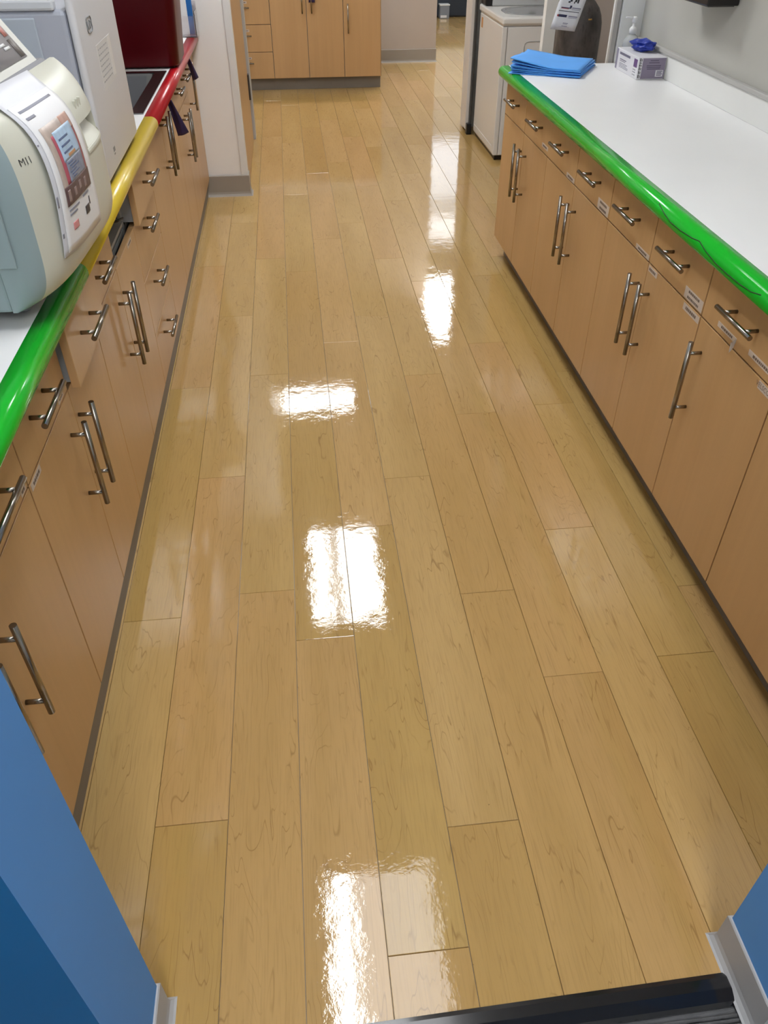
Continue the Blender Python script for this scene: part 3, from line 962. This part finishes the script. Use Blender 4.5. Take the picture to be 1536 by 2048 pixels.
# ------------------------------------------------------------------ white benchtop machine
wmch = thing('benchtop_machine', (-.70, 2.59, .8685), 'white boxy benchtop machine with a taped note on its front', 'machine')
M_MW = M('machine_white', (.69, .685, .71), .4, var=.02)
M_MB = M('machine_bluegrey', (.45, .47, .54), .4, var=.03)
X0, X1, Y0, Y1, Z0, Z1 = -1.0, -.428, 2.318, 2.862, .8765, 1.300
bm = bmesh.new(); box(bm, X0, X1 - .024, Y0 + .006, Y1 - .006, Z0, Z1 - .014, 0, .012); mb = obj('casing', bm, M_MB, wmch)
bm = bmesh.new(); box(bm, X1 - .021, X1, Y0, Y1, Z0 + .002, Z1 + .03, 0, .010, 4)
for f in bm.faces: f.smooth = True
fc = obj('front_cover', bm, M_MW, wmch)
bm = bmesh.new(); box(bm, X0, -.475, Y0 + .001, Y0 + .030, Z1 - .016, Z1 + .008, 0, .006); obj('top_rail', bm, M('rail_white', (.66, .68, .72), .35), wmch)
bm = bmesh.new(); box(bm, X0 + .02, -.528, Y0 + .0005, Y0 + .0065, Z0 + .02, Z1 - .030, 0, .003); obj('side_door', bm, M('machine_blue', (.47, .52, .59), .4, var=.03), wmch)
for x_, y_ in ((-.95, 2.36), (-.50, 2.36), (-.95, 2.82), (-.50, 2.82)):
    bm = bmesh.new(); cyl(bm, (x_, y_, .8685), (x_, y_, .8775), .014, seg=14); obj('foot', bm, M_BLK, wmch)
bm = bmesh.new(); box(bm, X1, X1 + .0006, 2.487, 2.700, 1.075, 1.185)
nt_ = obj('note', bm, M('note_paper', (.72, .71, .71), .5), fc)
bm = bmesh.new()
for r_ in range(7):
    y_ = 2.50
    z_ = 1.172 - r_ * .013
    while y_ < 2.63:
        w = rnd.uniform(.006, .02)
        box(bm, X1 + .0006, X1 + .0009, y_, y_ + w, z_ - .0018, z_ + .0018)
        y_ += w + .006
obj('note_writing', bm, M('ink_note', (.40, .40, .42), .6), nt_) if False else obj('note_writing', bm, M('ink_note', (.40, .40, .42), .6), fc)
bm = bmesh.new(); box(bm, X1 + .0006, X1 + .0014, 2.655, 2.690, 1.085, 1.185); obj('tape', bm, M('tape_white', (.80, .80, .80), .3), fc)
bm = bmesh.new()
for k in range(2):
    pass
pts = [(X1 + .0012, 2.455 + .034 * math.cos(t) * (1 - .12 * math.cos(4 * t)), 1.238 + .019 * math.sin(t) * (1 - .12 * math.cos(4 * t))) for t in [2 * math.pi * i / 40 for i in range(41)]]
tube(bm, pts, .0014, 6)
tube(bm, [(X1 + .0012, 2.438, 1.247), (X1 + .0012, 2.438, 1.229), (X1 + .0012, 2.452, 1.229)], .0011, 6)
tube(bm, [(X1 + .0012, 2.458, 1.247), (X1 + .0012, 2.472, 1.243), (X1 + .0012, 2.472, 1.233), (X1 + .0012, 2.458, 1.229), (X1 + .0012, 2.458, 1.247)], .0011, 6)
obj('badge', bm, M('badge_grey', (.22, .22, .23), .4), fc)
bm = bmesh.new()
for k, (y_, w) in enumerate(((2.437, .006), (2.447, .004), (2.455, .006))):
    box(bm, X1, X1 + .0006, y_, y_ + w, .928, .940)
box(bm, X1, X1 + .0006, 2.440, 2.456, .920, .924)
obj('model_mark', bm, M('badge_grey', (.22, .22, .23), .4), fc)

# ------------------------------------------------------------------ red bin, acrylic holder
bn = thing('waste_bin', (-.60, 4.19, .8685), 'dark red plastic bin standing on the worktop behind the sink', 'bin')
bm = bmesh.new()
def rr(x0, x1, y0, y1, z, r, n=6): return ring(x0, x1, y0, y1, z, r, n)
lv = []
for z, g in ((.876, -.008), (.884, 0), (1.15, .020), (1.30, .030)):
    lv.append(rr(-.80 - g, -.402 + g * .9, 4.035 - g * .3, 4.34 + g, z, .045))
LV = [[bm.verts.new(p) for p in q] for q in lv]
for A_, B_ in zip(LV, LV[1:]):
    for k in range(len(A_)):
        f = bm.faces.new((A_[k], A_[(k + 1) % len(A_)], B_[(k + 1) % len(B_)], B_[k])); f.smooth = True
bm.faces.new(LV[0][::-1]); bm.faces.new(LV[-1])
M_BIN = M('bin_red', (.085, .002, .005), .3, var=.12, spec=.22)
obj('body', bm, M_BIN, bn)
bm = bmesh.new(); box(bm, -.84, -.365, 4.015, 4.38, 1.302, 1.335, 0, .012); obj('lid', bm, M_BIN, bn)
bm = bmesh.new(); box(bm, -.77, -.43, 4.07, 4.31, .8685, .878); obj('foot', bm, M_BIN, bn)

ah = thing('acrylic_holder', (-.48, 4.97, .8685), 'clear acrylic holder at the end of the red edged worktop', 'holder')
M_ACR = M('acrylic', (.96, .93, .94), .06, trans=.92, ior=1.35, var=.0)
bx('back_plate', -.60, -.388, 5.040, 5.044, .8685, 1.02, M_ACR, ah)
bx('front_plate', -.60, -.388, 4.900, 4.904, .8685, .965, M_ACR, ah)
bx('side_plate', -.392, -.388, 4.904, 5.040, .8685, .985, M_ACR, ah)
bx('side_plate', -.60, -.596, 4.904, 5.040, .8685, .985, M_ACR, ah)
bx('base_plate', -.596, -.392, 4.904, 5.040, .8690, .873, M_ACR, ah)
tag(bx('envelope', -.590, -.430, 4.95, 4.962, .8735, 1.10, M_PAPER), 'white envelopes standing in the clear acrylic holder', 'envelope')
tag(bx('packet', -.52, -.405, 4.985, 5.00, .8735, 1.09, M('packet_blue', (.02, .16, .48), .35)), 'blue packet standing in the clear acrylic holder', 'packet')

# dark purple cloth strips hung over cabinet doors
M_PUR = M('purple_cloth', (.030, .018, .075), .55, var=.25, scale=(30, 30, 30))
def strip(name, y, top, bot, label):
    """limp strip, wide across the aisle; top and bot give x0, x1, z"""
    bm = bmesh.new()
    def fn(u, v):
        x = (top[0] + (top[1] - top[0]) * u) * (1 - v) + (bot[0] + (bot[1] - bot[0]) * u) * v
        return (x, y + .010 * math.sin(u * 5 + v * 2) + .03 * v, top[2] * (1 - v) + bot[2] * v + .014 * v * (u - .3))
    grid_surf(bm, fn, 8, 12, 0, .0016, (0, -1, 0))
    return tag(obj(name, bm, M_PUR), label, 'cloth')
strip('cloth_strip', 3.585, (-.420, -.398, .834), (-.400, -.352, .690), 'dark purple cloth strip hanging on the sink cabinet handles')
strip('cloth_strip', 4.490, (-.420, -.398, .836), (-.402, -.372, .735), 'dark purple cloth strip hanging beside the white wall return')
bm = bmesh.new()
grid_surf(bm, lambda u, v: (.300 + .055 * u, 8.010 + .006 * math.sin(u * 7), .80 - .115 * v), 6, 6, 0, .002, (0, -1, 0))
tag(obj('cloth_strip', bm, M_PUR), 'dark purple cloth strip on the cabinet at the end of the floor', 'cloth')

# ------------------------------------------------------------------ things on the right worktop
# stack of folded blue drapes
M_DRAPE = M('drape_blue', (.085, .350, .860), .75, var=.10, scale=(14, 14, 14), sheen=.1)
NS = 7
for k in range(NS):
    bm = bmesh.new()
    lift = k / (NS - 1)
    def fn(u, v, k=k, lift=lift):
        x = (u - .5) * .305; y = (v - .5) * .31
        z = .0045 * k + .0028 + .045 * lift ** 1.2 * max(0, .6 - u) ** 1.2 * (1.0 + .25 * math.sin(v * 4 + k * 1.3))
        z += .0012 * math.sin(u * 5 + k) * lift - .003 * lift * math.exp(-((u - .45) / .2) ** 2) * 0
        return (x + .004 * math.sin(v * 5 + k * 1.7) * (1 if u < .5 else .4), y, z)
    grid_surf(bm, fn, 16, 10, 0, .0026, (0, 0, 1))
    o = obj('folded_drape', bm, M_DRAPE, None, (1.252 + (-.012, .006, -.004, .009, -.007, .004, 0)[k], 3.815 + (.004, -.008, .006, -.003, .005, -.004, 0)[k], .8688), (0, 0, math.radians(-27.5 + (2.5, -3, 4, -2.5, 3, -2, 0)[k])))
    tag(o, 'topmost folded blue drape of the stack by the green edge' if k == NS - 1 else ('lowest folded blue drape, flat on the white worktop' if k == 0 else 'folded blue drape inside the stack by the green edge'), 'drape', 'stack of folded blue drapes')

# glove box with a glove pulled half out
gb = thing('glove_box', (1.608, 3.688, .868), 'white and purple glove dispenser box on the white worktop', 'box')
gx0, gx1, gy0, gy1, gz0, gz1 = 1.543, 1.664, 3.555, 3.820, .8683, .950
bx('carton', gx0, gx1, gy0, gy1, gz0, gz1, M('carton_white', (.70, .69, .72), .4), gb, .003)
M_LIL = M('carton_purple', (.235, .20, .275), .45, var=.1)
bx('end_print', gx0 + .018, gx1 - .003, gy0 - .0006, gy0, gz0 + .003, gz1 - .003, M_LIL, gb)
bx('end_patch', gx1 - .040, gx1 - .008, gy0 - .0012, gy0 - .0006, gz0 + .010, gz0 + .034, M('carton_white', (.70, .69, .72), .4), gb)
bm = bmesh.new()
for i in range(4):
    box(bm, gx1 - .036, gx1 - .014 + .003 * (i % 2), gy0 - .0015, gy0 - .0012, gz0 + .014 + .005 * i, gz0 + .0165 + .005 * i)
for i, (w, z) in enumerate(((.036, .070), (.045, .062), (.062, .051), (.060, .045), (.056, .039))):
    c_ = (gx0 + gx1) / 2 + .008
    box(bm, c_ - w / 2, c_ + w / 2, gy0 - .0009, gy0 - .0006, gz0 + z - .0012, gz0 + z + .0012)
obj('print', bm, M('ink_purple', (.07, .055, .10), .5), gb)
bm = bmesh.new()
z = gz0 + .006
while z < gz1 - .012:
    h = rnd.uniform(.004, .014)
    box(bm, gx0 + .005, gx0 + .009, gy0 - .0009, gy0 - .0003, z, z + h)
    box(bm, gx0 + .012, gx0 + .0145, gy0 - .0009, gy0 - .0003, z, z + h * .8)
    z += h + .002
obj('spine_print', bm, M_INK, gb)
bx('side_band', gx0 - .0006, gx0, gy1 - .020, gy1 - .002, gz0 + .003, gz1 - .003, M('band_grey', (.27, .25, .33), .45), gb)
bx('side_patch', gx0 - .0008, gx0, gy0 + .012, gy0 + .050, gz0 + .042, gz1 - .010, M('patch_purple', (.14, .07, .20), .45), gb)
bm = bmesh.new()
for i, (y0_, y1_, z_, h_) in enumerate(((.10, .225, .066, .009), (.14, .215, .045, .003), (.15, .215, .039, .002), (.12, .215, .030, .0015), (.13, .215, .025, .0015), (.11, .215, .020, .0015), (.11, .215, .015, .0015))):
    box(bm, gx0 - .0006, gx0, gy0 + y0_, gy0 + y1_, gz0 + z_ - h_ / 2, gz0 + z_ + h_ / 2)
for z_ in (.012, .022, .031):
    box(bm, gx0 - .0006, gx0, gy0 + .022, gy0 + .036, gz0 + z_, gz0 + z_ + .0022)
    box(bm, gx0 - .0006, gx0, gy0 + .040, gy0 + .052, gz0 + z_, gz0 + z_ + .0022)
obj('side_writing', bm, M('ink_side', (.16, .15, .21), .5), gb)
bm = bmesh.new()
bmesh.ops.create_icosphere(bm, subdivisions=5, radius=1.0)
for v in bm.verts:
    d_ = v.co.normalized()
    n1 = noise.noise(d_ * 1.9 + Vector((3.1, 0, 0)))
    n2 = noise.ridged_multi_fractal(d_ * 1.5 + Vector((0, 5, 1)), 1.0, 2.0, 3, 1.0, 2.0)
    r_ = 1 + .32 * n1 + .20 * (n2 - 1.0)
    v.co = Vector((d_.x * .042 * r_, d_.y * .058 * r_, d_.z * .020 * r_))
for f in bm.faces: f.smooth = True
tag(obj('glove', bm, M('glove_blue', (.012, .035, .33), .4, var=.2, scale=(40, 40, 40)), None, (1.608, 3.70, .974), (0, 0, .4)), 'crumpled dark blue glove sticking out of the glove box', 'glove')

# pump bottle
pb = thing('pump_bottle', (1.618, 3.868, .868), 'clear hand sanitizer bottle with a white pump behind the glove box', 'bottle')
bm = bmesh.new()
lathe(bm, [(.030, .8683), (.035, .872), (.036, .900), (.036, .955), (.033, .970), (.022, .984), (.013, .990), (.013, .998)], 1.618, 3.868, 28)
obj('body', bm, M('clear_plastic', (.90, .91, .92), .1, trans=.65, ior=1.2, var=0), pb)
bm = bmesh.new()
lathe(bm, [(.028, .871), (.033, .874), (.0345, .900), (.0345, .952)], 1.618, 3.868, 24)
obj('gel', bm, M('clear_gel', (.90, .93, .95), .02, trans=.97, ior=1.2, var=0), pb)
bm = bmesh.new()
lathe(bm, [(.0155, .992), (.0155, 1.012), (.011, 1.018), (.006, 1.020), (.006, 1.040)], 1.618, 3.868, 20)
obj('collar', bm, M_WHITEP, pb)
bm = bmesh.new()
lathe(bm, [(.010, 1.034), (.010, 1.054), (.007, 1.057)], 1.618, 3.868, 18)
cyl(bm, (1.618, 3.868, 1.052), (1.575, 3.862, 1.056), .0042, .003, 10)
obj('pump_head', bm, M_WHITEP, pb)

# black box on the wall
wb = thing('wall_box', (1.68, 3.22, 1.176), 'black box mounted on the grey wall above the white worktop', 'box')
bx('casing', 1.565, 1.6815, 3.09, 3.40, 1.180, 1.46, M('box_black', (.012, .010, .010), .3), wb, .004)
bx('bottom_panel', 1.578, 1.675, 3.11, 3.38, 1.176, 1.180, M('box_black2', (.02, .018, .018), .4), wb)

# ------------------------------------------------------------------ gas cylinder with its tag
gc = thing('gas_cylinder', (1.515, 4.30, 0), 'worn dark grey gas cylinder standing behind the white worktop', 'gas cylinder')
m, nt, p = base('worn_steel')
v1 = tex_noise(nt, coords(nt, (9, 9, 5)), 1.0, 4, .65)
v2 = tex_noise(nt, coords(nt, (45, 45, 12)), 1.0, 3, .6)
c_ = mixc(nt, maprange(nt, v1, .38, .62), (.026, .022, .020), (.085, .070, .062))
c_ = mixc(nt, maprange(nt, v2, .56, .70, 0, .85), c_, (.018, .009, .007))
nt.links.new(c_, p.inputs['Base Color']); p.inputs['Roughness'].default_value = .55
MATS['worn_steel'] = m
bm = bmesh.new()
lathe(bm, [(.095, .003), (.104, .012), (.105, .03), (.105, .955), (.103, .985), (.096, 1.015), (.082, 1.045), (.060, 1.070), (.040, 1.085), (.034, 1.10), (.034, 1.13)], 1.515, 4.30, 40)
obj('body', bm, m, gc)
bm = bmesh.new(); cyl(bm, (1.515, 4.30, 1.13), (1.515, 4.30, 1.22), .016, seg=18); cyl(bm, (1.515, 4.30, 1.18), (1.515, 4.24, 1.18), .011, seg=14)
cyl(bm, (1.515, 4.30, 1.22), (1.515, 4.30, 1.235), .032, seg=18)
obj('valve', bm, M('brass', (.55, .38, .14), .35, 1.0), gc)
bm = bmesh.new()
grid_surf(bm, lambda u, v: (1.515 + .1075 * math.sin(.02 + .17 * u + .04), 4.30 - .1065 * math.cos(.02 + .17 * u + .04) + .006 + .025 * v, 1.004 + .038 * v), 4, 3, 0, .0004, (0, -1, .2))
obj('sticker', bm, M('sticker_amber', (.60, .33, .07), .5), gc)
tg = thing('hang_tag', (1.44, 4.175, .965), 'white printed card tag hanging on the dark gas cylinder', 'tag')
def tag_pt(u, v, h=0):
    """v 0 at the lower edge"""
    x = 1.325 + .125 * u + .075 * v; z = .978 - .015 * u + .245 * v
    return (x, 4.168 + .015 * v - .014 * (1 - u) * (1 - v) ** 2 * 1.0 - h + .012 * math.sin(u * 2.6) * 0, z)
def tag_quad(name, u0, u1, v0, v1, h, mat, parent=tg):
    bm = bmesh.new()
    grid_surf(bm, lambda u, v: tag_pt(u0 + (u1 - u0) * u, v0 + (v1 - v0) * v, h), 6, 8, 0, .0006, (0, -1, 0))
    return obj(name, bm, mat, parent)
cd = tag_quad('card', 0, 1, 0, 1, 0, M('tag_white', (.82, .82, .84), .4, var=.01))
M_NAVY = M('ink_navy', (.03, .03, .08), .5); M_GREY = M('ink_lilac', (.26, .25, .34), .5); M_REDI = M('ink_red', (.45, .03, .04), .5)
tag_quad('rule', .10, .90, .295, .305, .0007, M_INK, cd)
tag_quad('logo', .15, .48, .205, .245, .0007, M_NAVY, cd)
tag_quad('logo', .10, .16, .210, .240, .0007, M_REDI, cd)
tag_quad('logo', .16, .55, .345, .360, .0007, M_NAVY, cd)
tag_quad('logo', .48, .56, .360, .395, .0007, M_NAVY, cd)
tag_quad('logo', .16, .46, .337, .344, .0007, M_REDI, cd)
for u0, u1, v0, v1 in ((.58, .92, .350, .370), (.58, .92, .330, .338), (.55, .90, .218, .236), (.55, .90, .200, .208), (.42, .62, .108, .118), (.42, .60, .094, .100), (.40, .62, .062, .072), (.30, .72, .050, .053)):
    tag_quad('text_line', u0, u1, v0, v1, .0007, M_GREY, cd)
for u0, u1, v0, v1 in ((.42, .50, .455, .52), (.36, .44, .435, .46), (.60, .68, .455, .52), (.58, .62, .43, .46), (.70, .76, .44, .50), (.46, .74, .515, .56)):
    tag_quad('figure', u0, u1, v0, v1, .0007, M_INK, cd)

# ------------------------------------------------------------------ washing machine and closet door
ws = thing('washing_machine', (1.785, 5.95, 0), 'white top-loading washing machine in the closet', 'washing machine')
M_WS = M('enamel_white', (.75, .735, .71), .28, var=.02)
M_WST = M_WS
bx('cabinet_shell', 1.452, 2.12, 5.612, 6.30, .030, .800, M_WS, ws, .010)
bx('front_panel', 1.486, 2.10, 5.602, 5.614, .035, .796, M_WS, ws, .004)
bx('front_corner', 1.4495, 1.482, 5.600, 5.616, .035, .796, M_WST, ws, .005)
bm = bmesh.new()
tube(bm, [(1.60, 5.6012, .50), (1.60, 5.6012, .685), (1.603, 5.6012, .700), (1.612, 5.6012, .710), (1.63, 5.6012, .714), (2.05, 5.6012, .714)], .0022, 6)
obj('panel_line', bm, M('line_grey', (.36, .36, .36), .4), ws)
bx('side_trim', 1.4495, 1.4525, 5.66, 6.27, .045, .085, M_WST, ws, .001)
bx('base', 1.47, 2.10, 5.63, 6.28, 0, .032, M_BLK, ws)
bx('top_panel', 1.444, 2.128, 5.594, 6.31, .806, .846, M_WST, ws, .010)
bx('top_gap', 1.455, 2.117, 5.606, 6.298, .799, .8065, M_WS, ws)
bm = bmesh.new()
E2 = 36
def ell(rx, ry, z): return [(1.80 + rx * math.copysign(abs(math.cos(t)) ** .8, math.cos(t)), 5.885 + ry * math.copysign(abs(math.sin(t)) ** .8, math.sin(t)), z) for t in [2 * math.pi * i / E2 for i in range(E2)]]
R_ = [[bm.verts.new(q) for q in e] for e in (ell(.295, .225, .8462), ell(.292, .222, .8500), ell(.270, .200, .8500), ell(.262, .192, .8475))]
for A_, B_ in zip(R_, R_[1:]):
    for k in range(E2):
        f = bm.faces.new((A_[k], A_[(k + 1) % E2], B_[(k + 1) % E2], B_[k])); f.smooth = True
bm.faces.new(R_[-1]); bm.faces.new(R_[0][::-1])
obj('lid', bm, M('lid_grey', (.30, .30, .31), .15), ws)
bx('console', 1.50, 2.07, 6.15, 6.30, .846, 1.00, M('console_grey', (.52, .53, .53), .3), ws, .008)
bx('console_cap', 1.452, 1.50, 6.16, 6.30, .846, .99, M_BLK, ws, .010)
bx('console_cap', 2.07, 2.118, 6.16, 6.30, .846, .99, M_BLK, ws, .010)
bm = bmesh.new(); cyl(bm, (1.78, 6.152, .92), (1.78, 6.13, .92), .032, .028, 20); obj('dial', bm, M_BLK, ws)
bx('sticker', 1.4512, 1.4522, 6.20, 6.245, .715, .775, M('sticker_orange', (.62, .30, .10), .5), ws)
bx('screw_cover', 1.505, 1.517, 5.80, 5.82, .846, .848, M('screw_grey', (.28, .28, .29), .4), ws)

cdr = thing('closet_door', (1.425, 6.40, 0), 'white closet door panel folded back beside the washing machine', 'door')
bx('panel', 1.400, 1.424, 6.355, 6.545, .03, 2.05, M('door_white', (.70, .67, .64), .4), cdr, .002)
bx('gasket', 1.4245, 1.440, 6.325, 6.50, .03, 2.05, M('gasket_black', (.045, .045, .045), .4), cdr)
bx('foot_bracket', 1.405, 1.442, 6.315, 6.37, 0, .075, M_BLK, cdr, .003)

# ------------------------------------------------------------------ far room
fb = thing('storage_bench', (2.75, 12.75, 0), 'dark navy low bench in the far room beyond the opening', 'bench')
M_NB = M('navy_vinyl', (.022, .030, .045), .4)
bx('body', 2.10, 3.45, 12.575, 12.95, .012, .30, M_NB, fb, .01)
bx('plinth', 2.14, 3.41, 12.60, 12.93, 0, .0125, M_BLK, fb)
bx('seat_pad', 2.09, 3.46, 12.555, 12.95, .30, .38, M_NB, fb, .02)
sb = thing('storage_box', (2.285, 12.50, 0), 'small pale clear box on the floor before the dark bench', 'box')
bx('body', 2.215, 2.345, 12.44, 12.565, .0, .150, M('cloudy_plastic', (.22, .24, .28), .3), sb, .004)
bx('lid', 2.210, 2.350, 12.435, 12.57, .150, .166, M_WHITEP, sb, .003)
bx('label_tape', 2.225, 2.31, 12.4385, 12.44, .012, .040, M_PAPER, sb)
